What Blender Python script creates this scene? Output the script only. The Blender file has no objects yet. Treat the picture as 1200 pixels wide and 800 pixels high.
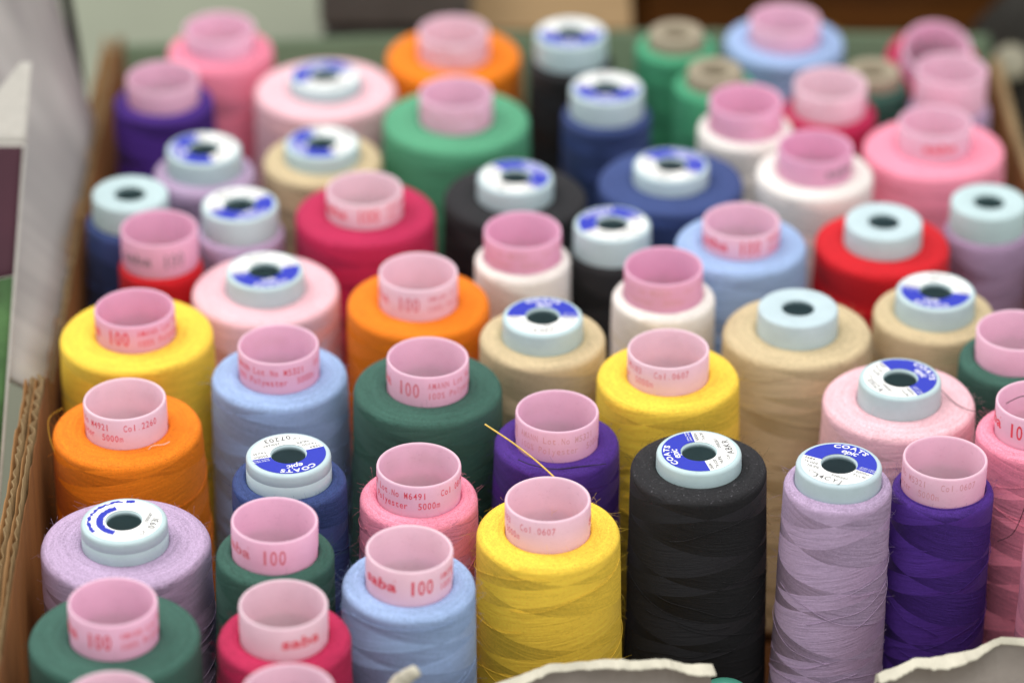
import bpy, math, random
from mathutils import Vector, Matrix, noise
R = math.radians
rnd = random.Random(7)
MM = .001
sc = bpy.context.scene
col = sc.collection

# ------------------------------------------------------------------ camera, light, exposure
PITCH = R(30.5)
cd = bpy.data.cameras.new('camera'); cam = bpy.data.objects.new('camera', cd); col.objects.link(cam)
cam.location = (0, -1.546*math.cos(PITCH), .128 + 1.546*math.sin(PITCH))
cam.rotation_euler = (math.pi/2 - PITCH, 0, 0)
cd.sensor_width = 36; cd.lens = 150; cd.clip_start = .05; cd.clip_end = 20
cd.dof.use_dof = True; cd.dof.focus_distance = 1.476; cd.dof.aperture_fstop = 4.4
sc.camera = cam

w = bpy.data.worlds.new('World'); sc.world = w; w.use_nodes = True
w.node_tree.nodes['Background'].inputs[0].default_value = (.93, .96, 1, 1)
w.node_tree.nodes['Background'].inputs[1].default_value = .78

def area(name, loc, target, size, power, color):
    l = bpy.data.lights.new(name, 'AREA'); l.shape = 'RECTANGLE'; l.size = size[0]; l.size_y = size[1]
    l.energy = power; l.color = color
    o = bpy.data.objects.new(name, l); col.objects.link(o); o.location = loc
    o.rotation_euler = (Vector(target) - Vector(loc)).to_track_quat('-Z', 'Y').to_euler()
    return o
area('window_light', (-1.5, 1.0, 2.0), (0, 0, .1), (1.6, 1.3), 35, (1, .985, .96))
area('ceiling_light', (.3, -.9, 2.6), (0, 0, .1), (1.8, 1.2), 44, (1, .96, .90))

sc.view_settings.view_transform = 'Standard'; sc.view_settings.look = 'None'
sc.view_settings.exposure = 0; sc.view_settings.gamma = 1
sc.render.engine = 'CYCLES'
sc.cycles.max_bounces = 8; sc.cycles.diffuse_bounces = 5

# ------------------------------------------------------------------ helpers
def lin(h):
    c = [int(h[i:i+2], 16)/255 for i in (0, 2, 4)]
    return tuple(x/12.92 if x <= .04045 else ((x+.055)/1.055)**2.4 for x in c) + (1,)

class NT:
    def __init__(s, name):
        s.m = bpy.data.materials.new(name); s.m.use_nodes = True
        s.t = s.m.node_tree; s.b = s.t.nodes['Principled BSDF']; s.out = s.t.nodes['Material Output']
    def n(s, typ, **k):
        x = s.t.nodes.new(typ)
        for a, v in k.items(): setattr(x, a, v)
        return x
    def put(s, sock, v):
        if hasattr(v, 'default_value') or hasattr(v, 'is_output'): s.t.links.new(v, sock)
        else: sock.default_value = v
    def math(s, op, a, b=None, c=None):
        x = s.n('ShaderNodeMath', operation=op); s.put(x.inputs[0], a)
        if b is not None: s.put(x.inputs[1], b)
        if c is not None: s.put(x.inputs[2], c)
        return x.outputs[0]
    def vmath(s, op, a, b=None, scale=None):
        x = s.n('ShaderNodeVectorMath', operation=op); s.put(x.inputs[0], a)
        if b is not None: s.put(x.inputs[1], b)
        if scale is not None: s.put(x.inputs['Scale'], scale)
        return x.outputs[0]
    def comb(s, x, y, z):
        c = s.n('ShaderNodeCombineXYZ')
        for i, v in enumerate((x, y, z)): s.put(c.inputs[i], v)
        return c.outputs[0]
    def noise(s, vec, scale, detail=2, rough=.5, dim='3D'):
        x = s.n('ShaderNodeTexNoise'); x.noise_dimensions = dim
        s.put(x.inputs['Vector'], vec); x.inputs['Scale'].default_value = scale
        x.inputs['Detail'].default_value = detail; x.inputs['Roughness'].default_value = rough
        return x.outputs[0]
    def mapr(s, v, a, b, c, d, clamp=True):
        x = s.n('ShaderNodeMapRange'); x.clamp = clamp; s.put(x.inputs[0], v)
        for i, q in enumerate((a, b, c, d)): s.put(x.inputs[i+1], q)
        return x.outputs[0]
    def mix(s, f, a, b, mode='MIX'):
        x = s.n('ShaderNodeMix', data_type='RGBA', blend_type=mode)
        s.put(x.inputs[0], f); s.put(x.inputs[6], a); s.put(x.inputs[7], b)
        return x.outputs[2]
    def bump(s, h, strength, dist, normal=None):
        x = s.n('ShaderNodeBump'); x.inputs['Strength'].default_value = strength; x.inputs['Distance'].default_value = dist
        s.put(x.inputs['Height'], h)
        if normal is not None: s.put(x.inputs['Normal'], normal)
        return x.outputs[0]
    def obj(s): return s.n('ShaderNodeTexCoord').outputs['Object']

def thread_material(name, hexc, fleck=0.0, lay=.36, sheen=.08, painted_sheen=.10, fcol='5a4638'):
    """cross-wound sewing thread: two lays of opposite slope, fine strands, a little lint"""
    t = NT(name); c = lin(hexc)
    p = t.obj(); sp = t.n('ShaderNodeSeparateXYZ'); t.put(sp.inputs[0], p)
    x, y, z = sp.outputs
    rand = t.n('ShaderNodeObjectInfo').outputs['Random']
    th = t.math('ARCTAN2', x, t.math('MULTIPLY', y, -1.))
    r = t.math('SQRT', t.math('ADD', t.math('MULTIPLY', x, x), t.math('MULTIPLY', y, y)))
    tw = t.math('DIVIDE', th, 2*math.pi)
    wob = t.noise(t.comb(t.math('MULTIPLY', th, .55), t.math('MULTIPLY', z, 45.), t.math('MULTIPLY', rand, 9.)), 1., 0)
    zz = t.math('ADD', z, t.math('MULTIPLY', t.math('SUBTRACT', wob, .5), .006))
    def helix(pitch, turns, ph):
        a = t.math('ADD', t.math('MULTIPLY', zz, 1/pitch), t.math('MULTIPLY', tw, turns))
        a = t.math('ADD', a, t.math('MULTIPLY', rand, ph))
        return t.math('FRACT', a)
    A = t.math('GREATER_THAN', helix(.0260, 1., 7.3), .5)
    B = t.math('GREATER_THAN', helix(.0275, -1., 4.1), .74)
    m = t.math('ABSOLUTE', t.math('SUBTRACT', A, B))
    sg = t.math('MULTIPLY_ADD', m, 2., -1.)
    nrm = t.n('ShaderNodeNewGeometry').outputs['Normal']
    ns = t.n('ShaderNodeSeparateXYZ'); t.put(ns.inputs[0], nrm)
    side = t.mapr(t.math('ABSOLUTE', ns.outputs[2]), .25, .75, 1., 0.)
    # strands follow the slope of their lay
    v = t.math('SUBTRACT', r, z)
    v = t.math('ADD', v, t.math('MULTIPLY', t.math('MULTIPLY', sg, side), t.math('MULTIPLY', th, .0042)))
    fine = t.noise(t.comb(t.math('MULTIPLY', th, 3.), t.math('MULTIPLY', v, 2600.), rand), 1., 2, .6)
    coarse = t.noise(t.comb(t.math('MULTIPLY', th, 1.1), t.math('MULTIPLY', v, 1050.), rand), 1., 2, .6)
    lint = t.noise(p, 900., 3, .7)
    hgt = t.math('ADD', t.math('MULTIPLY', fine, .6), t.math('ADD', t.math('MULTIPLY', coarse, .6), t.math('MULTIPLY', lint, .45)))
    tan = t.n('ShaderNodeTangent', direction_type='RADIAL', axis='Z').outputs[0]
    k = t.math('MULTIPLY', t.math('MULTIPLY', sg, side), lay)
    nn = t.vmath('NORMALIZE', t.vmath('ADD', nrm, t.vmath('SCALE', tan, scale=k)))
    t.put(t.b.inputs['Normal'], t.bump(hgt, .6, .00040, nn))
    val = t.math('ADD', t.mapr(coarse, .3, .7, .88, 1.09), t.math('MULTIPLY', t.math('SUBTRACT', fine, .5), .45))
    speck = t.noise(p, 2300., 2, .7)
    val = t.math('ADD', val, t.math('MULTIPLY', t.math('SUBTRACT', lint, .5), .36))
    val = t.math('ADD', val, t.math('MULTIPLY', t.math('MULTIPLY', t.math('SUBTRACT', speck, .5), t.mapr(side, 0., 1., 1.7, .55)), 1.))
    val = t.math('ADD', val, t.math('MULTIPLY', t.math('MULTIPLY', sg, side), painted_sheen))  # light and dark sheen of the opposite lays, painted into the base colour
    base = t.mix(1., c, t.comb(val, val, val), 'MULTIPLY')
    if fleck:
        f = t.noise(p, 520. if fleck < 1.5 else 900., 3, .75)
        nearness = t.mapr(r, .014, .024, .0, .055) if fleck < 1.5 else t.mapr(side, 0., 1., 0., .12)
        f = t.math('GREATER_THAN', f, t.math('ADD', .725 - fleck*.05, nearness))
        base = t.mix(t.math('MULTIPLY', f, .55), base, lin(fcol))
    t.put(t.b.inputs['Base Color'], base)
    t.b.inputs['Roughness'].default_value = .78
    t.b.inputs['Specular IOR Level'].default_value = .25
    t.b.inputs['Sheen Weight'].default_value = sheen; t.b.inputs['Sheen Roughness'].default_value = .45
    tint = tuple(min(1, q*.85+.15) for q in c[:3]) + (1,)
    t.b.inputs['Sheen Tint'].default_value = tint
    return t.m

def plastic(name, hexc, trans=.25, rough=.38, dirt=.0, tcol=None):
    t = NT(name); p = t.obj()
    a = t.noise(p, 160., 3, .6); b = t.noise(p, 1500., 2, .6)
    c = lin(hexc)
    val = t.math('ADD', t.mapr(a, .3, .7, .955, 1.03), t.math('MULTIPLY', t.math('SUBTRACT', b, .5), .04))
    base = t.mix(1., c, t.comb(val, val, val), 'MULTIPLY')
    if dirt:
        d = t.mapr(t.noise(t.vmath('MULTIPLY', p, (1., 1., 2.4)), 420., 5, .78), .58, .72, 0., dirt)
        base = t.mix(d, base, lin('a98792' if tcol and tcol.startswith('f') else '8d8f8c'))
    rv = t.n('ShaderNodeObjectInfo').outputs['Random']
    k = t.mapr(rv, 0., 1., .94, 1.02); base = t.mix(1., base, t.comb(k, t.math('MULTIPLY', k, t.mapr(t.math('FRACT', t.math('MULTIPLY', rv, 7.7)), 0., 1., .955, 1.01)), k), 'MULTIPLY')
    t.put(t.b.inputs['Base Color'], base)
    t.put(t.b.inputs['Roughness'], t.mapr(a, .3, .7, rough-.06, rough+.12))
    t.put(t.b.inputs['Normal'], t.bump(t.math('ADD', a, t.math('MULTIPLY', b, .3)), .12, .0004))
    t.b.inputs['Specular IOR Level'].default_value = .4
    if trans:
        tr = t.n('ShaderNodeBsdfTranslucent'); t.put(tr.inputs[0], lin(tcol) if tcol else base)
        mx = t.n('ShaderNodeMixShader'); mx.inputs[0].default_value = trans
        t.t.links.new(t.b.outputs[0], mx.inputs[1]); t.t.links.new(tr.outputs[0], mx.inputs[2])
        t.t.links.new(mx.outputs[0], t.out.inputs[0])
    return t.m

def plain(name, hexc, rough=.7, scale=80., amt=.12, bump=.1, aniso=None, hex2=None):
    t = NT(name); p = t.obj()
    if aniso:
        mp = t.n('ShaderNodeMapping'); t.put(mp.inputs[0], p); mp.inputs['Scale'].default_value = aniso; p = mp.outputs[0]
    a = t.noise(p, scale, 4, .62); b = t.noise(p, scale*9, 2, .6)
    c = lin(hexc)
    val = t.math('ADD', t.mapr(a, .25, .75, 1-amt, 1+amt), t.math('MULTIPLY', t.math('SUBTRACT', b, .5), amt))
    if hex2: c = t.mix(t.mapr(t.noise(p, scale*.35, 3, .6), .42, .6, 0., 1.), c, lin(hex2))
    t.put(t.b.inputs['Base Color'], t.mix(1., c, t.comb(val, val, val), 'MULTIPLY'))
    t.b.inputs['Roughness'].default_value = rough; t.b.inputs['Specular IOR Level'].default_value = .3
    t.put(t.b.inputs['Normal'], t.bump(t.math('ADD', a, t.math('MULTIPLY', b, .5)), bump, .001))
    return t.m

def ink(name, hexc, fade=.0, under='e9c6d2'):
    t = NT(name); p = t.obj()
    a = t.noise(p, 900., 3, .7)
    t.put(t.b.inputs['Base Color'], t.mix(t.mapr(a, .40, .62, fade*.6, min(1, fade*1.25)), lin(hexc), lin(under)))
    t.b.inputs['Roughness'].default_value = .55; t.b.inputs['Specular IOR Level'].default_value = .2
    return t.m

def mesh_object(name, verts, faces, mat, parent=None, smooth=True, mats=None, idx=None):
    me = bpy.data.meshes.new(name); me.from_pydata(verts, [], faces)
    if smooth: me.polygons.foreach_set('use_smooth', [True]*len(me.polygons))
    for m in (mats or [mat]): me.materials.append(m)
    if idx: me.polygons.foreach_set('material_index', idx)
    me.update()
    o = bpy.data.objects.new(name, me); col.objects.link(o)
    if parent: o.parent = parent
    return o

def lathe(prof, seg=72, closed=False, wob=None):
    V, Fc = [], []
    n = len(prof)
    for (r, z) in prof:
        for k in range(seg):
            a = 2*math.pi*k/seg
            rr, zz = (r, z) if wob is None else wob(r, z, a)
            V.append((rr*math.cos(a), rr*math.sin(a), zz))
    for i in range(n if closed else n-1):
        j = (i+1) % n
        for k in range(seg):
            l = (k+1) % seg
            Fc.append((i*seg+k, i*seg+l, j*seg+l, j*seg+k))
    return V, Fc

def tube_geo(pts, rad, sides=5, V=None, Fc=None, taper=1.):
    V = [] if V is None else V; Fc = [] if Fc is None else Fc
    base = len(V); n = len(pts); pts = [Vector(p) for p in pts]
    for i, p in enumerate(pts):
        d = (pts[min(i+1, n-1)] - pts[max(i-1, 0)]).normalized()
        u = d.orthogonal().normalized(); q = d.cross(u)
        rr = rad*(1+(taper-1)*i/(n-1))
        for k in range(sides):
            a = 2*math.pi*k/sides
            V.append(tuple(p + u*math.cos(a)*rr + q*math.sin(a)*rr))
    for i in range(n-1):
        for k in range(sides):
            l = (k+1) % sides
            Fc.append((base+i*sides+k, base+i*sides+l, base+(i+1)*sides+l, base+(i+1)*sides+k))
    Fc.append(tuple(base+k for k in reversed(range(sides)))); Fc.append(tuple(base+(n-1)*sides+k for k in range(sides)))
    return V, Fc

def smooth_path(ctrl, steps=10):
    P = [Vector(c) for c in ctrl]; P = [P[0]*2-P[1]] + P + [P[-1]*2-P[-2]]
    out = []
    for i in range(1, len(P)-2):
        for s in range(steps):
            t = s/steps; a, b, c, d = P[i-1:i+3]
            out.append(.5*((2*b) + (c-a)*t + (2*a-5*b+4*c-d)*t*t + (3*b-a-3*c+d)*t**3))
    out.append(P[-2]); return out

def tag(o, label, cat, group=None, kind=None):
    if label: o['label'] = label
    if cat: o['category'] = cat
    if group: o['group'] = group
    if kind: o['kind'] = kind
    return o
def empty(name, loc, tilt=(0, 0)):
    o = bpy.data.objects.new(name, None); col.objects.link(o); o.location = loc
    o.empty_display_size = .01; o.rotation_euler = (tilt[0], tilt[1], 0); return o
def box_geo(lo, hi, V=None, Fc=None):
    V = [] if V is None else V; Fc = [] if Fc is None else Fc; b = len(V)
    for z in (lo[2], hi[2]):
        V += [(lo[0], lo[1], z), (hi[0], lo[1], z), (hi[0], hi[1], z), (lo[0], hi[1], z)]
    for f in ((3, 2, 1, 0), (4, 5, 6, 7), (0, 1, 5, 4), (1, 2, 6, 5), (2, 3, 7, 6), (3, 0, 4, 7)): Fc.append(tuple(b+i for i in f))
    return V, Fc
def bevel(o, wd, seg=2):
    m = o.modifiers.new('bevel', 'BEVEL'); m.width = wd; m.segments = seg; m.limit_method = 'ANGLE'; return o

# ------------------------------------------------------------------ lettering
_gl = {}
def glyph(ch, bold=0.):
    key = (ch, bold)
    if key in _gl: return _gl[key]
    cu = bpy.data.curves.new('glyph', 'FONT'); cu.body = ch; cu.size = 1; cu.resolution_u = 3; cu.offset = bold
    o = bpy.data.objects.new('glyph', cu); col.objects.link(o)
    dg = bpy.context.evaluated_depsgraph_get(); dg.update()
    me = bpy.data.meshes.new_from_object(o.evaluated_get(dg))
    vs = [(v.co.x, v.co.y) for v in me.vertices]; fs = [tuple(p.vertices) for p in me.polygons]
    x0 = min([v[0] for v in vs], default=0); x1 = max([v[0] for v in vs], default=.25)
    bpy.data.objects.remove(o); bpy.data.curves.remove(cu); bpy.data.meshes.remove(me)
    _gl[key] = (vs, fs, x0, x1); return _gl[key]

def mono(text, u0, v0, cell, h, V, Fc, fn, bold=0., fill=.80, shear=0.):
    """one glyph per cell; fn maps flat (u, v) to 3D"""
    for i, ch in enumerate(text):
        if ch == ' ': continue
        vs, fs, x0, x1 = glyph(ch, bold)
        wdt = max(x1-x0, .32 if ch not in '.:' else .9)
        sx = min(cell*fill/wdt, h*1.25); sy = h/.73
        off = u0 + i*cell + (cell - (x1-x0)*sx)/2
        b = len(V)
        for (x, y) in vs: V.append(fn(off + (x-x0)*sx + shear*y*sy, v0 + y*sy))
        for f in fs: Fc.append(tuple(b+k for k in f))

def prop(text, u0, v0, h, V, Fc, fn, bold=0., track=.06, shear=0., center=False, sxk=1.):
    x = 0; lay = []
    for ch in text:
        if ch == ' ': x += .28; continue
        g = glyph(ch, bold); lay.append((g, x)); x += (g[3]-g[2])*sxk + track
    s = h/.73; st = u0 - (x*s/2 if center else 0)
    for (vs, fs, x0, x1), xo in lay:
        b = len(V)
        for (a, y) in vs: V.append(fn(st + ((a-x0)*sxk+xo)*s + shear*y*s, v0 + y*s))
        for f in fs: Fc.append(tuple(b+k for k in f))

# ------------------------------------------------------------------ materials
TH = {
 'hotpink': thread_material('thread hot pink', 'ee8aa2'), 'purple': thread_material('thread purple', '4c2c84', lay=.5, painted_sheen=.2),
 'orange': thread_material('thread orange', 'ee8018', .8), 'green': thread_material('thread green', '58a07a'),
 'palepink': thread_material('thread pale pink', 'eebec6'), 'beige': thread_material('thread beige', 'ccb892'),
 'lavender': thread_material('thread lavender', 'b8a0be', .3, lay=.5, painted_sheen=.15), 'navy': thread_material('thread navy', '3c4c7e', lay=.5, painted_sheen=.18),
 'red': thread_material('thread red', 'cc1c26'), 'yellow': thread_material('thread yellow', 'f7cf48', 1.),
 'crimson': thread_material('thread crimson', 'b82852'), 'black': thread_material('thread black', '272628', 1.7, fcol='6a686c', lay=.5, sheen=.08, painted_sheen=.26),
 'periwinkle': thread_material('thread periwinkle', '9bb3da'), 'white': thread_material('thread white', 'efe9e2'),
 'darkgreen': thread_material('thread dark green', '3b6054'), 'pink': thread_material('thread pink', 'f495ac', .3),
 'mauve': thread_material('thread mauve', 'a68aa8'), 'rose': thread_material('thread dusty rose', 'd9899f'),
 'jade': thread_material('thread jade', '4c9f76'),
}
PK = [plastic('pink plastic', 'fde8f0', .42, .36, .4, 'fcc2e2'), plastic('pale pink plastic', 'fdeef2', .40, .36, .4, 'fdd2e4'),
      plastic('magenta pink plastic', 'fbdaea', .42, .36, .3, 'faaeda')]
BLUE = plastic('pale blue plastic', 'cfe6e8', .18, .34, .25, '4f9c98')
TAN = plain('tan paper tube', '9c917c', .85, 300, .1)
LABW = plain('white label paper', 'f4f3ef', .5, 400, .03, .05)
LABB = plain('blue label print', '2a36b2', .42, 500, .05, .05)
INKW = ink('white print', 'f2f2f6'); INKK = ink('black print', '1c1c22', .1, 'f0f0ee')
INKR = [ink('red print', 'e62840', .12), ink('faded red print', 'e0485c', .36), ink('worn red print', 'e08a90', .6)]
INKD = ink('dark print', '6d5868', .3)
KRAFT = plain('kraft cardboard', '97724a', .9, 60, .14, .2, (1, 1, .25), '94683c')
KRAFT_IN = plain('brown inner liner', '6e4420', .85, 45, .16, .15, (1, 1, .3), '5f3a1a')
FLUTE = plain('cardboard flute', '8d7553', .9, 200, .18, .3)
TORN = plain('torn cream paper', 'cfc9b6', .85, 120, .14, .25)
GREYB = plain('grey board', 'a29890', .8, 40, .10, .12)
GREENB = plain('grey green board', '5f7058', .85, 35, .10, .1)
TABLE = plain('pale green table', '878b78', .6, 18, .06, .06)

# ------------------------------------------------------------------ setting
V, Fc = box_geo((-1.6, -.9, -.045), (1.6, 1.6, -.005))
table = mesh_object('table', V, Fc, TABLE, smooth=False); tag(table, None, None, kind='structure')

# the carton: corrugated walls, open and torn
cart = empty('cardboard_box', (0, 0, 0))
tag(cart, 'worn corrugated cardboard box with torn pale front edge, filled with thread spools', 'box')
V, Fc = box_geo((-.166, -.262, -.0045), (.214, .299, -.0005)); mesh_object('floor', V, Fc, KRAFT_IN, cart, False)

def wall_x(yy):                                  # inner line of the left wall
    return -.1650 - .003*math.sin((yy+.25)/.56*math.pi)
def ragged(yy, k): return .0030*noise.noise(Vector((yy*90, k*7.3, 0))) + .0022*noise.noise(Vector((yy*21, k*3.1, 5)))
def top_left(yy):
    k = max(0, min(1, (yy+.012)/.02))
    return .121 + .003*math.sin(yy*9) - .018*k
ys = [-.262 + i*.00155 for i in range(362)]
def sheet(name, offs, th, mat, k, drop, zt=top_left):
    V, Fc = [], []
    for i, yy in enumerate(ys):
        x = wall_x(yy) - offs(yy); z = zt(yy) + ragged(yy, k) - drop
        V += [(x, yy, 0), (x, yy, z), (x-th, yy, z-.0003), (x-th, yy, 0)]
        if i:
            a, b = 4*(i-1), 4*i
            for q in range(3): Fc.append((a+q, b+q, b+q+1, a+q+1))
    n = len(V); Fc += [(0, 1, 2, 3), (n-1, n-2, n-3, n-4)]
    return mesh_object(name, V, Fc, mat, cart)
sheet('liner', lambda y: 0, .0005, KRAFT_IN, 1, 0)
sheet('liner', lambda y: .0036 + .0004*noise.noise(Vector((y*40, 1, 1))), .0004, KRAFT, 2, .0006)
sheet('liner', lambda y: .0074 + .0008*noise.noise(Vector((y*30, 3, 1))), .0005, KRAFT, 3, .0012)
def crush(y): return .08 + .85*max(0, min(1, .42 + 1.9*noise.noise(Vector((y*17, 9, 2)))))
def skew(y): return y + .0035*noise.noise(Vector((y*60, 2, 7)))
sheet('flute', lambda y: .0020 + .00125*crush(y)*math.sin(skew(y)/.0075*2*math.pi), .00035, FLUTE, 4, .0006)
sheet('flute', lambda y: .0057 + .00125*crush(y+.2)*math.sin(skew(y+.1)/.0068*2*math.pi), .00035, FLUTE, 5, .0012)

def panel(name, pts, th, mats, outward, lip=0, rag=.002, seed=0, z0=0., sub=26):
    """upright board along a polyline of (x, y, ztop); th thickness to the outside; lip curls the torn top outwards"""
    if lip:
        P = []
        for k in range(len(pts)-1): P += [Vector(pts[k]).lerp(Vector(pts[k+1]), j/12) for j in range(12)]
        P.append(Vector(pts[-1]))
    else: P = smooth_path(pts, sub)
    V, Fc, idx = [], [], []
    m = 0
    for i, p in enumerate(P):
        d = (P[min(i+1, len(P)-1)] - P[max(i-1, 0)]); d.z = 0; d.normalize()
        o = Vector((d.y, -d.x, 0))*outward
        q = Vector((p.x, p.y, 0)); zt = p.z + rag*noise.noise(Vector((i*.12, seed, 0))) + rag*.25*noise.noise(Vector((i*.5, seed, 4)))
        l = lip*(.75 + .9*noise.noise(Vector((i*.07, seed, 9)))); t2 = th*(1+.25*noise.noise(Vector((i*.06, seed, 2)))*(1 if lip else 0))
        l += lip*(.13*noise.noise(Vector((i*.8, seed, 6))) + .10*noise.noise(Vector((i*2.3, seed, 6))))
        prof = [(0, z0), (0, zt-.006), (l*.18, zt-.0015), (l*.5, zt), (l, zt-.0017), (l+.0002, zt-.0023), (l*.85, zt-.0024), (l*.40, zt-.0034), (t2*.7, zt-.014), (th, z0)] if lip else \
               [(0, z0), (0, zt), (th, zt-.0004), (th, z0)]
        m = len(prof)
        for (a, z) in prof: r_ = q + o*a; V.append((r_.x, r_.y, z))
        if i:
            a, b = m*(i-1), m*i
            for k in range(m-1):
                Fc.append((a+k, b+k, b+k+1, a+k+1)); idx.append(1 if (lip and 1 <= k <= 6) or (not lip and k == 1) else (0 if k < m/2 else 2))
    n = len(V); Fc += [tuple(range(m)), tuple(n-1-k for k in range(m))]; idx += [1, 1]
    o = mesh_object(name, V, Fc, None, cart, True, mats, idx)
    if lip:
        for f, k in zip(o.data.polygons, idx): f.use_smooth = k != 1
    return o
panel('back_wall', [(-.168, .300, .096), (-.07, .302, .099), (.06, .304, .101), (.2045, .306, .098)], .0045, [GREENB, GREENB, KRAFT], -1, 0, .0012, 3)
panel('right_wall', [(.204, .300, .092), (.2055, .2, .098), (.213, .05, .105), (.215, -.1, .105), (.208, -.16, .098)], .0045, [KRAFT_IN, FLUTE, KRAFT], -1, 0, .0015, 5)
o = panel('front_wall', [(-.168, -.262, .085), (-.10, -.256, .088), (-.055, -.222, .092), (-.030, -.186, .093), (-.008, -.163, .0935), (.012, -.158, .0975), (.035, -.157, .0985), (.052, -.155, .0975), (.066, -.150, .0925)], .004, [KRAFT_IN, TORN, GREYB], 1, .0065, .0014, 8)
o['label'] = 'torn grey front wall with pale ragged edge'
panel('front_wall', [(.122, -.152, .090), (.134, -.149, .0935), (.148, -.146, .0945), (.165, -.142, .0965), (.205, -.150, .100)], .004, [KRAFT_IN, TORN, GREYB], 1, .0075, .0014, 15)
panel('front_wall', [(.068, -.149, .060), (.095, -.150, .052), (.120, -.153, .060)], .004, [KRAFT_IN, TORN, GREYB], 1, .002, .003, 21)
# a small torn tip of paper standing up from the front wall
V, Fc = tube_geo(smooth_path([(-.040, -.189, .090), (-.0385, -.190, .104), (-.036, -.191, .112), (-.031, -.192, .1165)], 6), .0048, 8, taper=.5)
V = [(x, -.190+(y+.190)*.45, z) for x, y, z in V]
mesh_object('torn_tip', V, Fc, TORN, cart)

# left flap leaning up and outwards from the wall, grey coated inside
def quad_board(name, A, B, C, D, th, mat, parent=None, edge=None, nu=14, nv=14, bow=0., rag=0.):
    A, B, C, D = map(Vector, (A, B, C, D)); N = (B-A).cross(D-A).normalized()
    V, Fc, idx = [], [], []
    for s in (0, 1):
        for j in range(nv+1):
            for i in range(nu+1):
                u, v = i/nu, j/nv
                p = A*(1-u)*(1-v) + B*u*(1-v) + C*u*v + D*(1-u)*v
                p = p + N*(bow*math.sin(u*math.pi)*v + rag*noise.noise(p*18)) - N*th*s
                V.append(tuple(p))
    n1 = (nu+1)*(nv+1)
    for s in (0, 1):
        for j in range(nv):
            for i in range(nu):
                a = s*n1 + j*(nu+1)+i; f = (a, a+1, a+nu+2, a+nu+1)
                Fc.append(f if s == 0 else f[::-1]); idx.append(0)
    ring = [i for i in range(nu+1)] + [(j)*(nu+1)+nu for j in range(1, nv+1)] + [nv*(nu+1)+i for i in range(nu-1, -1, -1)] + [j*(nu+1) for j in range(nv-1, 0, -1)]
    for k in range(len(ring)):
        a, b = ring[k], ring[(k+1) % len(ring)]; Fc.append((a, a+n1, b+n1, b)); idx.append(1)
    return mesh_object(name, V, Fc, None, parent, True, [mat, edge or mat], idx)
FLAP = plain('grey coated flap', 'b9b4ae', .42, 14, .10, .25, (1, 4, 1), '9d9894')
quad_board('side_flap', (-.1705, .006, .1035), (-.1705, .216, .104), (-.1895, .222, .190), (-.330, .004, .205), .003, FLAP, cart, FLAP, bow=.003, rag=.003)

# black strap along the far edge of the flap
V, Fc = tube_geo(smooth_path([(-.1905, .2275, .205), (-.1825, .2275, .168), (-.1785, .2290, .135), (-.1772, .2300, .105), (-.1785, .2300, .06), (-.1785, .2300, -.004)], 8), .0022, 8)
tag(mesh_object('strap', V, Fc, plain('black strap', '2b2a26', .7)), 'thin black strap hanging over the left box wall behind the grey flap', 'strap')

# printed card leaning along the outside of the left wall
bk = empty('printed_card', (-.19, -.20, -.005)); tag(bk, 'maroon and green printed card with white border leaning outside the left box wall', 'card')
MAR = plain('maroon print', '3a1824', .75, 30, .12, .04); GRN = plain('green print', '274420', .75, 60, .3, .04, None, '3f5f33'); PAGE = plain('white card', 'b3afa6', .8, 300, .08)
P2, P1 = Vector((-.1814, -.050, .101)), Vector((-.1842, .100, .157))
def cp(u, v, d=0):   # u outwards from the inner edge, v along the card (0 = P2, 1 = P1), d below the face
    p = P2 + (P1-P2)*v + Vector((-.034, -.004, .002))*u + Vector((0, .35, -.94))*d
    return (p.x+.19, p.y+.20, p.z+.005)
quad_board('print', cp(1, -1.88), cp(.03, -1.88), cp(.03, .585), cp(1, .53), .0004, GRN, bk)
quad_board('print', cp(1, .535), cp(.03, .59), cp(.03, .985), cp(1, .985), .0004, MAR, bk)
quad_board('backing', cp(1, -1.88, .0005), cp(0, -1.88, .0005), cp(0, 1, .0005), cp(1, 1, .0005), .0016, PAGE, bk)
quad_board('white_tip', cp(.75, 1.004, .0005), cp(.0, 1.004, .0005), cp(-.02, 1.22, -.006), cp(.10, 1.22, -.006), .0016, PAGE, bk)

# things on the table behind the box
cs = empty('fabric_case', (-.0305, .36, -.005)); tag(cs, 'dark fabric case standing on the table behind the box', 'case')
V, Fc = box_geo((-.052, -.03, 0), (.012, .12, .095)); bevel(mesh_object('body', V, Fc, plain('charcoal cloth', '3a3836', .7, 60, .2), cs, False), .004)
V, Fc = box_geo((-.053, -.031, .096), (.013, .121, .120)); bevel(mesh_object('lid', V, Fc, plain('grey cloth', '55524e', .7, 60, .2), cs, False), .003)
bx = empty('small_carton', (.023, .375, -.005)); tag(bx, 'small closed tan carton behind the orange and black spools', 'carton')
CT = plain('tan carton', '8f7552', .85, 40, .1)
V, Fc = box_geo((-.040, -.045, 0), (.028, .10, .094)); bevel(mesh_object('body', V, Fc, CT, bx, False), .0015)
V, Fc = box_geo((-.041, -.046, .0945), (.029, .026, .0965)); mesh_object('flap', V, Fc, CT, bx, False)
V, Fc = box_geo((-.041, .028, .0945), (.029, .101, .0965)); mesh_object('flap', V, Fc, CT, bx, False)
wd = empty('wooden_drawer', (.140, .405, -.005)); tag(wd, 'dark brown wooden drawer with knob standing behind the box', 'drawer')
WOOD = plain('dark brown wood', '6b4118', .5, 22, .25, .15, (1, 8, 8), '4d2d10')
V, Fc = box_geo((-.086, 0, 0), (.086, .2, .135)); bevel(mesh_object('body', V, Fc, WOOD, wd, False), .003)
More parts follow.
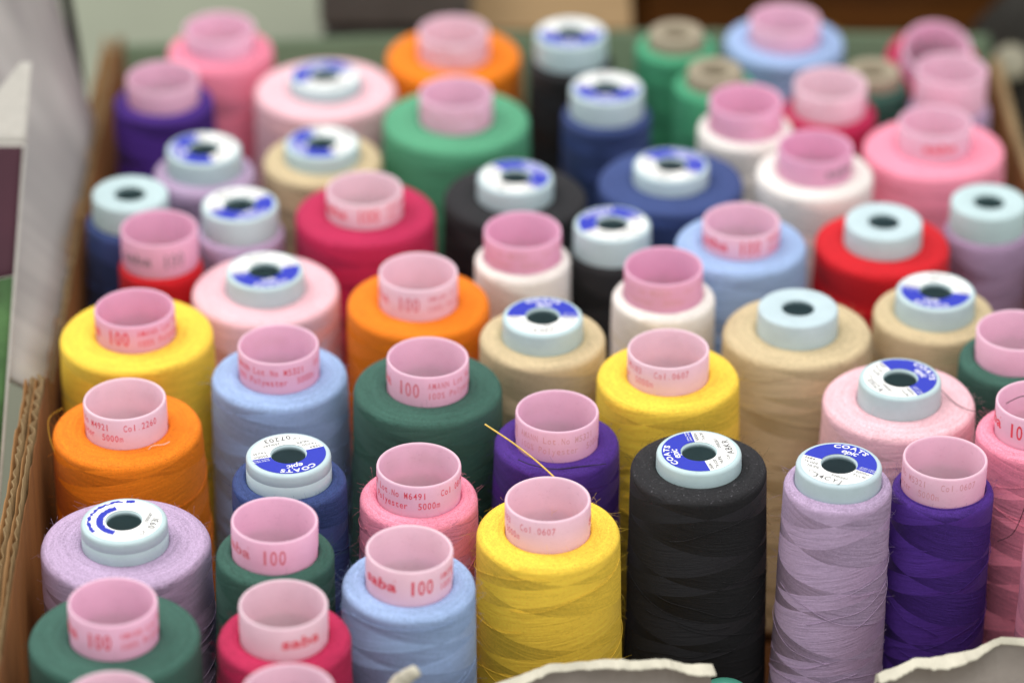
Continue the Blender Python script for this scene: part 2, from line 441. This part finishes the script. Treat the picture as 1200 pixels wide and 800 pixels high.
V, Fc = box_geo((-.080, -.008, .006), (.080, -.0005, .128)); bevel(mesh_object('front', V, Fc, WOOD, wd, False), .002)
V, Fc = lathe([(.0001, 0), (.004, 0), (.004, .006), (.009, .010), (.009, .015), (.005, .018), (.0001, .0185)], 24)
k = mesh_object('knob', V, Fc, plain('brass', 'a5884a', .35), wd); k.rotation_euler = (math.pi/2, 0, 0); k.location = (0, -.0085, .06)
bg = empty('black_bag', (.238, .356, -.005)); bg.scale = (.52, .40, 1.30); tag(bg, 'black fabric bag slumped on the table past the right box wall', 'bag')
V, Fc = [], []
prof = [(.001, 0), (.075, .0), (.088, .012), (.086, .04), (.070, .066), (.040, .078), (.001, .081)]
V, Fc = lathe(prof, 48, False, lambda r, z, a: (r*(1+.10*math.sin(3*a+1)+.05*math.sin(7*a+z*60)), z*(1+.10*math.sin(2*a))))
mesh_object('body', V, Fc, plain('black cloth', '26241f', .75, 50, .25, .3), bg)
V, Fc = tube_geo(smooth_path([(-.03, -.02, .070), (-.02, -.02, .098), (.02, -.01, .100), (.03, 0, .07)], 8), .004, 8)
mesh_object('handle', V, Fc, plain('black webbing', '302d27', .8), bg)
V, Fc = lathe([(.0001, 0), (.0095, 0), (.0105, .001), (.0105, .002), (.0085, .003), (.0001, .0028)], 32)
bt = mesh_object('button', V, Fc, plain('pale shell', '8c8874', .4)); bt.location = (.2165, .3235, .0775); bt.rotation_euler = (R(50), R(-12), 0); bt.scale = (.75, .75, .75)
tag(bt, 'pale round button resting on the black bag beside the box', 'button')

# ------------------------------------------------------------------ thread spools
def winding(rt, zt, inner, taper, seed, root, mat):
    """rt radius at the shoulder, zt height of the top face"""
    rb = rt*taper; h = zt
    sh = .0026
    prof = [(inner, .002), (rb-.002, .001), (rb, .003)]
    N = 30
    for i in range(1, N+1):
        t = i/N; prof.append((rb + (rt-rb)*t, .003 + (h-sh-.003)*t))
    for k in range(1, 7):
        a = k/6*math.pi/2; prof.append((rt-sh*.9+sh*.9*math.cos(a), h-sh+sh*math.sin(a)))
    for k in range(1, 9):
        t = k/8; prof.append((rt-sh*.9+(inner-rt+sh*.9)*t, h + .0007*math.sin(t*math.pi)))
    prof += [(inner, zt-.01)]
    def wob(r, z, a):
        if r <= inner+1e-6: return r, z
        n = noise.noise(Vector((math.cos(a)*1.4, math.sin(a)*1.4, z*55+seed*9.1)))
        n2 = noise.noise(Vector((math.cos(a)*.9, math.sin(a)*.9, z*420+r*500+seed)))
        return r + .00030*n + .00010*n2, z + (.0003*noise.noise(Vector((math.cos(a)*1.3, math.sin(a)*1.3, seed+r*300))) if z > zt-.004 else 0)
    V, Fc = lathe(prof, 84, True, wob)
    return mesh_object('thread_winding', V, Fc, mat, root)

def strands(rt, zt, taper, root, mat, seed, n=5):
    rg = random.Random(seed); V, Fc = [], []
    for i in range(n):
        a0 = rg.uniform(-2.2, .5); z0 = rg.uniform(.35, .9)*zt; sl = rg.choice((-1, 1))*rg.uniform(.0035, .008); ln = rg.uniform(1.2, 2.6)
        pts = []
        for k in range(26):
            a = a0 + ln*k/25; z = z0 + sl*(ln*k/25) + .0006*math.sin(k*.4+seed)
            if z > zt-.004: z = zt-.004
            r = rt*taper + (rt-rt*taper)*z/zt + .00028
            pts.append((r*math.sin(a), -r*math.cos(a), z))
        tube_geo(pts, .00010, 4, V, Fc)
    return mesh_object('loose_strands', V, Fc, mat, root)

def fuzz(rt, zt, inner, taper, root, mat, seed, n=560):
    rg = random.Random(seed+99); V, Fc = [], []
    for i in range(n):
        a = rg.uniform(0, 2*math.pi)
        if rg.random() < .35:
            r = rg.uniform(inner+.001, rt); z = zt-.0002; d = Vector((rg.gauss(0, 1), rg.gauss(0, 1), abs(rg.gauss(.4, .4))))
        else:
            z = zt*(1-rg.random()**1.5*.85)-.001; r = rt*taper+(rt-rt*taper)*z/zt-.0002
            d = Vector((math.sin(a)+rg.gauss(0, .7), -math.cos(a)+rg.gauss(0, .7), rg.gauss(.1, .8)))
        p = Vector((r*math.sin(a), -r*math.cos(a), z)); d.normalize(); L = rg.uniform(.0008, .0030)
        c = Vector((rg.gauss(0, 1), rg.gauss(0, 1), rg.gauss(0, 1)))*L*.35
        tube_geo([p, p+d*L*.4+c*.3, p+d*L*.75+c, p+d*L+c*1.7], .000028, 3, V, Fc)
    o = mesh_object('lint', V, Fc, mat, root); o['kind'] = 'stuff'
    return o

RP = .0147
def pink_core(root, H, zb, mat, text, phi, inkm):
    t = .0011
    prof = [(RP-.0003, zb-.03), (RP-.0002, zb+.0015), (RP, zb+.003), (RP, H-.0009), (RP-.00015, H-.0003), (RP-t*.5, H), (RP-t+.00015, H-.0003), (RP-t, H-.0009), (RP-t-.0004, H-.045), (RP-t-.0006, .004), (RP-.0008, .001), (RP-.0004, .004)]
    V, Fc = lathe(prof, 72, True); core = mesh_object('core_tube', V, Fc, mat, root)
    if text:
        V, Fc = [], []; hgt = H-zb; zc = zb + hgt*.5 + .0006
        rr = RP+.00006; deg = RP*math.pi/180
        def fn(u, v):
            a = u/RP; return (rr*math.sin(a), -rr*math.cos(a), v)
        p0 = phi*deg
        if 's' in text:
            prop('saba', p0-69*deg, zc-.0021, .0042, V, Fc, fn, .03, .05, .08, sxk=1.28); prop('c', p0-19*deg, zc+.0018, .0012, V, Fc, fn)
        if '1' in text: mono('100', p0, zc-.0030, 11.6*deg, .0058, V, Fc, fn, .012, .78)
        if 'l' in text:
            lot, colr = text[-2:] if False else LOT.get(root['n'], ('M5321', '0607'))
            mono('AMANN Lot.No ' + lot + '   Col.' + colr, p0+45*deg, zc+.0006, 6.4*deg, .0027, V, Fc, fn, .004, .74)
            mono('100% Polyester  5000m', p0+45*deg, zc-.0035, 6.4*deg, .0027, V, Fc, fn, .004, .74)
        mesh_object('printed_text', V, Fc, inkm, core, False)
    return core

RB = .0149
def blue_core(root, H, zb, label, ang, code, worn=False, groove=False):
    hole = .0059
    prof = [(RB, zb-.02), (RB, zb+.0012)]
    zm = zb + (H-zb)*.52
    if groove: prof += [(RB, zm-.0001), (RB-.00010, zm), (RB-.00005, zm+.0001)]
    prof += [(RB-.0001, H-.0012), (RB-.00025, H-.0006), (RB-.0007, H-.00015), (RB-.0012, H), (hole+.0006, H-.0001), (hole+.0001, H-.0005), (hole, H-.0009), (hole+.0003, H-.0022), (RB-.003, H-.0034), (RB-.0024, H-.006), (RB-.0024, .004), (RB-.0015, .001)]
    V, Fc = lathe(prof, 72, True); core = mesh_object('core_tube', V, Fc, BLUE, root)
    if not label: return core
    ca, sa = math.cos(ang-math.pi/2), math.sin(ang-math.pi/2)
    R0, R1 = .0064, .0130
    def ring(a0, a1, r0, r1, z, n=56, jag=0., seed=0):
        V, Fc = [], []
        for i in range(n+1):
            a = a0+(a1-a0)*i/n; j = jag*noise.noise(Vector((a*5, seed, 0))); j2 = jag*noise.noise(Vector((a*7, seed, 3)))
            for rr in (r0+abs(j2), r1-abs(j)):
                V.append((rr*math.cos(a), rr*math.sin(a), z))
            if i: b = 2*i; Fc.append((b-2, b-1, b+1, b))
        return V, Fc
    zl = H+.00006
    V, Fc = ring(0, 2*math.pi, R0, R1, zl); mesh_object('paper_label', V, Fc, LABW, core, False)
    if worn:
        V, Fc = ring(ang-.9, ang+1.5, .0070, .0096, zl+.00005, 56, .0012, 3); mesh_object('label_print', V, Fc, LABB, core, False)
        V, Fc = ring(ang-1.55, ang-1.30, .0108, .0128, zl+.00005, 10, .0008, 5); mesh_object('label_print', V, Fc, LABB, core, False)
        V, Fc = ring(ang-1.2, ang+.9, .0112, .0128, zl+.00005, 50, .0016, 8); mesh_object('label_print', V, Fc, LABB, core, False)
    else:
        V, Fc = ring(ang-math.pi/2-.04, ang+math.pi/2+.04, R0, R1, zl+.00005); mesh_object('label_print', V, Fc, LABB, core, False)
    def fl(z):
        return lambda u, v: (u*ca - v*sa, u*sa + v*ca, z)
    def arc(rad, z):      # text along an arc, tops outwards
        def f(u, v):
            a = math.pi/2 - u/rad + 0; r = rad+v
            x, y = r*math.cos(a), r*math.sin(a); return (x*ca-y*sa, x*sa+y*ca, z)
        return f
    if not worn:
        V, Fc = [], []; z = zl+.0001
        prop('COATS', 0, 0, .0021, V, Fc, arc(.0104, z), .03, .09, 0, True, 1.15)
        prop('epic', .0003, .0072, .0028, V, Fc, fl(z), .012, .05, .2, True, 1.)
        for i in range(2): prop('SEWING THREAD', .0073, .0014-.0010*i, .0006, V, Fc, fl(z), 0, .05)
        mesh_object('brand_print', V, Fc, INKW, core, False)
    V, Fc = [], []; z = zl+.00006; f = fl(z)
    if not worn:
        prop('2684', -.0122, -.0021, .0013, V, Fc, f, .012, .1); prop('Tkt120', -.0116, -.0043, .0013, V, Fc, f, .012, .1)
        prop('5000m', .0070, -.0021, .0013, V, Fc, f, .012, .1); prop('Tex30', .0068, -.0043, .0013, V, Fc, f, .012, .1)
        prop('NUFIL', -.0092, -.0064, .0013, V, Fc, f, .012, .1)
    prop('2001287', .0006, -.0082, .0013, V, Fc, f, .012, .1); prop('Col', -.0072, -.0094, .0013, V, Fc, f, .012, .1)
    prop(code, .0008, -.0116, .0025, V, Fc, f, .012, .13, 0, True)
    mesh_object('printed_text', V, Fc, INKK, core, False)
    return core

def tan_core(root, H, zb):
    prof = [(.0118, zb-.02), (.0117, zb+.001), (.0113, H-.0016), (.0108, H-.0005), (.0100, H), (.0062, H-.0006), (.0056, H-.0016), (.0056, H-.02), (.006, .004), (.010, .001)]
    V, Fc = lathe(prof, 48, True); return mesh_object('core_tube', V, Fc, TAN, root)

LOT = {44: ('M4921', '2260'), 47: ('M6491', '0819'), 41: ('M5321', '0818'), 43: ('M5183', '0607'), 53: ('M5183', '0607')}
# id: x, y, rim height, shoulder radius, core exposed (mm)
POS = {
1: (-121.4, 258.1, 126.7, 21.8, 9.8), 2: (-141.6, 210.3, 128.0, 20.2, 10.2), 3: (-24.3, 260.0, 124.5, 28.0, 11.5), 4: (-22.4, 189.5, 131.7, 29.4, 12.1),
5: (-76.4, 224.6, 121.1, 28.8, 5.8), 6: (-75.3, 164.0, 122.4, 23.7, 6.9), 7: (-121.0, 149.1, 127.7, 19.8, 9.4), 8: (-104.7, 107.7, 125.5, 16.8, 11.2),
9: (-147.6, 117.5, 125.0, 17.5, 11.6), 10: (-133.9, 83.9, 128.5, 15.7, 14.9), 11: (-138.1, 18.0, 131.1, 28.2, 11.0), 12: (-92.7, 60.3, 123.0, 27.7, 8.1),
13: (-56.7, 109.2, 131.4, 27.0, 10.3), 14: (1.3, 127.5, 126.7, 27.8, 8.3), 15: (62.2, 140.2, 125.2, 28.4, 6.8), 16: (38.2, 201.2, 128.0, 17.9, 11.2),
17: (24.2, 245.8, 130.4, 17.6, 12.1), 18: (68.1, 254.6, 126.8, 16.8, 6.5), 19: (82.7, 220.7, 126.6, 16.5, 6.5), 20: (113.5, 264.2, 128.0, 24.8, 9.9),
21: (148.7, 237.4, 117.8, 14.9, 6.5), 22: (128.6, 205.6, 127.7, 19.0, 12.2), 23: (177.5, 263.0, 116.7, 19.9, 9.9), 24: (178.9, 219.7, 127.1, 16.7, 16.9),
25: (168.0, 171.3, 127.7, 28.1, 11.6), 26: (93.3, 182.7, 131.8, 19.1, 12.0), 27: (118.7, 143.7, 131.6, 22.9, 10.9), 28: (86.9, 83.2, 131.9, 25.0, 9.6),
29: (38.3, 93.4, 124.8, 16.6, 11.6), 30: (4.0, 76.5, 131.6, 18.2, 11.9), 31: (56.2, 45.0, 133.8, 19.1, 12.3), 32: (-34.8, 44.7, 131.5, 26.6, 13.0),
33: (11.2, 14.2, 130.1, 23.2, 8.4), 34: (142.0, 95.0, 125.0, 25.9, 9.4), 35: (184.3, 115.5, 122.7, 16.6, 11.6), 36: (105.1, 24.3, 127.8, 27.4, 9.9),
37: (157.5, 43.2, 123.9, 22.8, 9.1), 38: (183.0, 2.6, 131.1, 20.4, 11.5), 39: (138.6, -26.4, 128.0, 27.4, 9.0), 40: (184.3, -54.3, 135.7, 20.9, 12.5),
41: (-84.4, -5.5, 129.8, 24.6, 12.6), 42: (-30.1, -22.5, 134.5, 26.7, 12.2), 43: (56.0, -16.3, 134.4, 25.7, 11.4), 44: (-137.0, -42.8, 129.0, 26.6, 12.3),
45: (-77.5, -77.4, 127.9, 19.8, 9.6), 46: (15.9, -51.2, 129.6, 22.2, 12.5), 47: (-32.2, -83.4, 127.5, 20.5, 12.6), 48: (64.9, -75.8, 128.0, 23.8, 5.8),
49: (112.1, -93.3, 133.7, 18.6, 7.2), 50: (150.0, -80.1, 128.2, 17.7, 12.1), 51: (-132.4, -108.7, 120.7, 29.1, 9.0), 52: (-80.0, -124.0, 131.0, 20.1, 12.9),
53: (12.2, -106.8, 128.5, 24.7, 12.9), 54: (-34.3, -137.3, 128.0, 22.6, 13.7), 55: (-130.5, -174.4, 132.1, 28.3, 13.6), 56: (-75.0, -170.5, 128.4, 22.0, 12.9),
57: (-127.0, -226.5, 131.0, 17.5, 12.0), 58: (-71.0, -222.5, 131.0, 18.5, 12.0), 60: (193.5, -112.0, 129.0, 18.5, 11.2)}
# id: kind, thread colour, core shade / blue angle, text start angle / code, print, print ink, label
DEF = {
1: ('P', 'hotpink', 0, 30, '', 0, 'coral pink thread spool with pink tube in the back left corner of the box'),
2: ('P', 'purple', 0, 20, '', 0, 'slim purple thread spool with pink tube against the left wall at the back'),
3: ('P', 'orange', 1, -160, 'l', 1, 'wide orange thread spool with pink tube in the back row behind bright green spool'),
4: ('P', 'green', 0, -120, 'l', 2, 'wide bright green thread spool with pink tube in front of an orange one'),
5: ('C', 'palepink', 120, '05120', '', 0, 'wide pale pink spool, pale blue core, in back row beside the coral pink spool'),
6: ('C', 'beige', 205, '04118', '', 0, 'beige spool with blue and white label behind crimson spool with pink tube'),
7: ('C', 'lavender', 200, '09317', '', 0, 'lavender spool with half blue label standing in front of purple spool by left wall'),
8: ('C', 'lavender', 300, '09318', '', 0, 'slim lavender spool with labelled core between crimson spool and thin red one'),
9: ('N', 'navy', 0, '', '', 0, 'slim navy thread spool with unlabelled pale blue core by the left wall'),
10: ('P', 'red', 2, 8, 's1', 3, 'thin red spool with tall pink tube printed in dark ink'),
11: ('P', 'yellow', 2, -38, 's1l', 0, 'wide yellow spool with pink tube reading 100, next to the left wall'),
12: ('C', 'palepink', 285, '05121', '', 0, 'wide pale pink spool with labelled core right behind periwinkle spool'),
13: ('P', 'crimson', 1, -10, 's1l', 0, 'wide crimson spool with pink tube behind orange spool and beside the wide black one'),
14: ('C', 'black', 42, '09700', '', 0, 'wide black spool with labelled core behind a white spool'),
15: ('C', 'navy', 54, '07203', '', 0, 'wide navy blue spool with labelled core behind periwinkle spool'),
16: ('C', 'navy', 265, '07207', '', 0, 'slim navy spool with white and blue label in front of the back black spool'),
17: ('C', 'black', 268, '09701', '', 0, 'slim black spool with pale core in the back row beside orange spool'),
18: ('T', 'jade', 0, 0, '', 0, 'jade green spool with tan paper tube in the back row'),
19: ('T', 'jade', 0, 0, '', 0, 'jade green spool with tan paper tube directly behind white spools'),
20: ('P', 'periwinkle', 0, 60, '', 0, 'periwinkle blue spool with pink tube in the back row'),
21: ('T', 'darkgreen', 0, 0, '', 0, 'dark green spool with tan paper tube behind crimson spool and tilted spool'),
22: ('P', 'crimson', 1, 140, 'l', 2, 'slim upright crimson spool with pink tube behind two white spools'),
23: ('P', 'crimson', 0, 0, '', 0, 'crimson spool tipped forward in the back right corner of the box'),
24: ('P', 'mauve', 0, 0, '', 0, 'slim grey mauve spool with tall pink tube in front of tipped crimson spool'),
25: ('P', 'pink', 0, 46, 's', 0, 'wide bright pink spool with pink tube by the right wall at the back'),
26: ('P', 'white', 2, -130, 'l', 2, 'white spool with pink tube in front of jade green spool, behind navy spool'),
27: ('P', 'white', 2, 82, 's', 3, 'white spool with dark print on pink tube, left of bright pink spool'),
28: ('P', 'periwinkle', 0, -7, 's1l', 0, 'wide periwinkle spool with red printed pink tube behind the tall beige spool'),
29: ('C', 'black', 120, '09702', '', 0, 'slim black spool with labelled core between two white spools'),
30: ('P', 'white', 2, -150, 'l', 2, 'white spool with pink tube in front of the wide black spool'),
31: ('P', 'white', 2, -150, 'l', 2, 'white spool with pink tube between beige spool and periwinkle spool, behind yellow'),
32: ('P', 'orange', 1, -31, 's1l', 1, 'wide orange spool with pink tube behind the wide dark green one'),
33: ('C', 'beige', 88, '04117', '', 0, 'beige spool with blue half of its label at the rear, behind purple spool'),
34: ('N', 'red', 0, '', '', 0, 'wide bright red spool with plain unlabelled pale blue core'),
35: ('N', 'mauve', 0, '', '', 0, 'slim mauve spool with unlabelled pale blue core by the right wall'),
36: ('N', 'beige', 0, '', '', 0, 'tall wide beige spool with unlabelled pale blue core'),
37: ('C', 'beige', 255, '04119', '', 0, 'beige spool with labelled core in front of the bright red spool'),
38: ('P', 'darkgreen', 0, 150, '', 0, 'dark green spool with plain pink tube at the right wall'),
39: ('C', 'palepink', 26, '0512A', '', 0, 'wide pale pink spool with labelled core behind slim lavender and purple spools'),
40: ('P', 'pink', 0, -48, 's1', 0, 'bright pink spool with red 100 on its tube at the right wall'),
41: ('P', 'periwinkle', 0, -119, 's1l', 0, 'periwinkle spool with pink tube directly behind the navy spool with blue label'),
42: ('P', 'darkgreen', 0, -44.5, 's1l', 1, 'wide dark green spool with pink tube reading 100, behind the pink spool'),
43: ('P', 'yellow', 1, -202, 's1l', 1, 'wide yellow spool with pink tube right behind the big black spool'),
44: ('P', 'orange', 1, -178, 's1l', 0, 'wide orange spool with pink tube printed Col.2260 by the left wall'),
45: ('C', 'navy', 291, '07203', '', 0, 'navy spool whose tall pale core carries a label numbered 07203'),
46: ('P', 'purple', 0, -104, 's1l', 2, 'purple spool with pink tube between yellow spools, golden thread end across it'),
47: ('P', 'pink', 0, -148, 's1l', 0, 'pink spool with fuzzy winding and pink tube printed M6491'),
48: ('C', 'black', 193, 'ABKR', '', 0, 'large black spool with blue and white label in front of yellow spool'),
49: ('C', 'lavender', 61.5, '34CYJ', '', 0, 'slim lavender spool with label numbered 34CYJ beside black spool'),
50: ('P', 'purple', 0, -190, 'l', 2, 'slim tall purple spool with pink tube next to the lavender spool'),
51: ('C', 'lavender', 165, '0931', '', 0, 'very wide lavender spool with worn torn label on its pale core'),
52: ('P', 'darkgreen', 0, -16, 's1', 1, 'slim dark green spool with pink tube between lavender and navy spools'),
53: ('P', 'yellow', 1, -220, 's1l', 1, 'yellow spool with pink tube in front of purple spool, beside the pale torn edge'),
54: ('P', 'periwinkle', 1, 0, 's1l', 0, 'periwinkle spool with pink tube in front of the pink spool'),
55: ('P', 'darkgreen', 0, -32, 's1l', 0, 'very wide dark green spool with pink tube in front of wide lavender spool'),
56: ('P', 'crimson', 1, 69, 's', 0, 'crimson spool with pink tube in front of slim dark green spool'),
57: ('P', 'white', 1, 0, '', 0, 'spool in front of the very wide dark green one, only tube rim showing'),
58: ('P', 'white', 1, 0, '', 0, 'spool directly in front of the crimson one near front wall, only rim showing'),
60: ('P', 'rose', 0, 0, '', 0, 'dusty rose spool cut by the picture edge beside the slim purple spool'),
}
TILT = {23: (25, 5), 44: (0, -1.5), 11: (0, -1.2), 54: (.5, 1.2), 42: (0, .5), 50: (0, 1.2), 49: (0, 1.0), 52: (0, 1.0), 25: (-1.5, 0), 51: (0, -.6)}
GROUP = 'thread spools packed in the cardboard box'
INFOCUS = {44, 45, 46, 47, 48, 49, 50, 51, 52, 53, 54, 42, 43, 41, 39, 40, 55, 56, 36}
for i, (x, y, h, rt, ex) in POS.items():
    kind, colr, a, b, text, ik, label = DEF[i]
    tl = TILT.get(i, (rnd.uniform(-.7, .7), rnd.uniform(-.7, .7)))
    H, zb = h*MM, (h-ex)*MM
    tx, ty = R(tl[0]), R(tl[1])
    # the base stands so that the tilted rim stays where it is
    top = Matrix.Rotation(ty, 3, 'Y') @ Matrix.Rotation(tx, 3, 'X') @ Vector((0, 0, H))
    rb = rt*MM*1.1
    lift = rb*math.sin(math.hypot(tx, ty)) + .0002
    root = empty('thread_spool', (x*MM-top.x, y*MM-top.y, lift), (tx, ty))
    tag(root, label, 'thread spool', GROUP); root['n'] = i
    taper = 1.045 if i in (55, 51) else 1.095
    inner = {'P': RP+.0001, 'C': RB+.0001, 'N': RB+.0001, 'T': .0119}[kind]
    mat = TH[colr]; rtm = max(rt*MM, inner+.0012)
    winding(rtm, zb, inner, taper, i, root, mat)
    if kind == 'P': pink_core(root, H, zb, PK[a], text, b, INKD if ik == 3 else INKR[ik])
    elif kind == 'C': blue_core(root, H, zb, True, R(a), b, i == 51, i in (45, 51))
    elif kind == 'N': blue_core(root, H, zb, False, 0, '')
    else: tan_core(root, H, zb)
    if i in INFOCUS:
        strands(rtm, zb, taper, root, mat, i, 10 if i in (49, 48, 51, 53) else 6)
        fuzz(rtm, zb, inner, taper, root, mat, i)
    del root['n']

# a short teal tube in the gap behind the front wall
V, Fc = lathe([(.0115, 0), (.0105, .055), (.0095, .0600), (.0075, .0620), (.004, .0628), (.0028, .0622), (.0025, .060), (.003, .002)], 40, True)
tt = mesh_object('plastic_tube', V, Fc, plastic('teal plastic', '4f9a86', .15)); tt.location = (.0735, -.1245, 0)
tag(tt, 'short teal plastic tube standing in front of the large black spool', 'tube')

# loose threads
def loose(name, ctrl, rad, mat, label):
    V, Fc = tube_geo(smooth_path(ctrl, 12), rad, 6); return tag(mesh_object(name, V, Fc, mat), label, 'thread')
GOLD = plain('golden thread', 'ecca66', .45, 900, .25); DARK = plain('dark thread', '2c2a2e', .7, 900, .2); PALE = plain('cream thread', 'ecd9cc', .7, 900, .1)
loose('loose_thread', [(-.0095, -.0660, .1335), (.0005, -.0690, .1275), (.0105, -.0735, .1210), (.0185, -.0815, .1165), (.0195, -.0900, .1165)], .00030, GOLD, 'stiff golden thread end lying across the front of the purple spool')
loose('loose_thread', [(.0020, -.0700, .1215), (.0070, -.0705, .1195), (.0150, -.0710, .1182), (.0240, -.0690, .1180), (.0330, -.0670, .1178)], .00016, DARK, 'fine dark thread curling over the top of the purple spool')
loose('loose_thread', [(.1530, -.0215, .1215), (.1600, -.0330, .1205), (.1690, -.0420, .1240), (.1800, -.0480, .1340), (.1900, -.0560, .1362)], .00016, DARK, 'thin dark thread running from the pale pink spool to a pink tube rim')
loose('loose_thread', [(.1800, -.0785, .1140), (.1785, -.0790, .1060), (.1755, -.0780, .0960), (.1705, -.0770, .0920)], .00015, DARK, 'thin dark thread hanging on the side of the bright pink spool')
loose('loose_thread', [(-.1620, -.0200, .1120), (-.1655, -.0330, .1150), (-.1630, -.0480, .1135), (-.1580, -.0570, .1100)], .00010, plain('yellow thread', 'e9b23a', .7, 900, .1), 'fine yellow thread looped beside the orange spool at the left wall')
loose('loose_thread', [(-.1285, -.0585, .1172), (-.1275, -.0580, .1186), (-.1262, -.0575, .1194), (-.1225, -.0570, .1196), (-.1205, -.0562, .1202)], .00012, PALE, 'short frayed cream thread on top of the orange spool beside its tube')
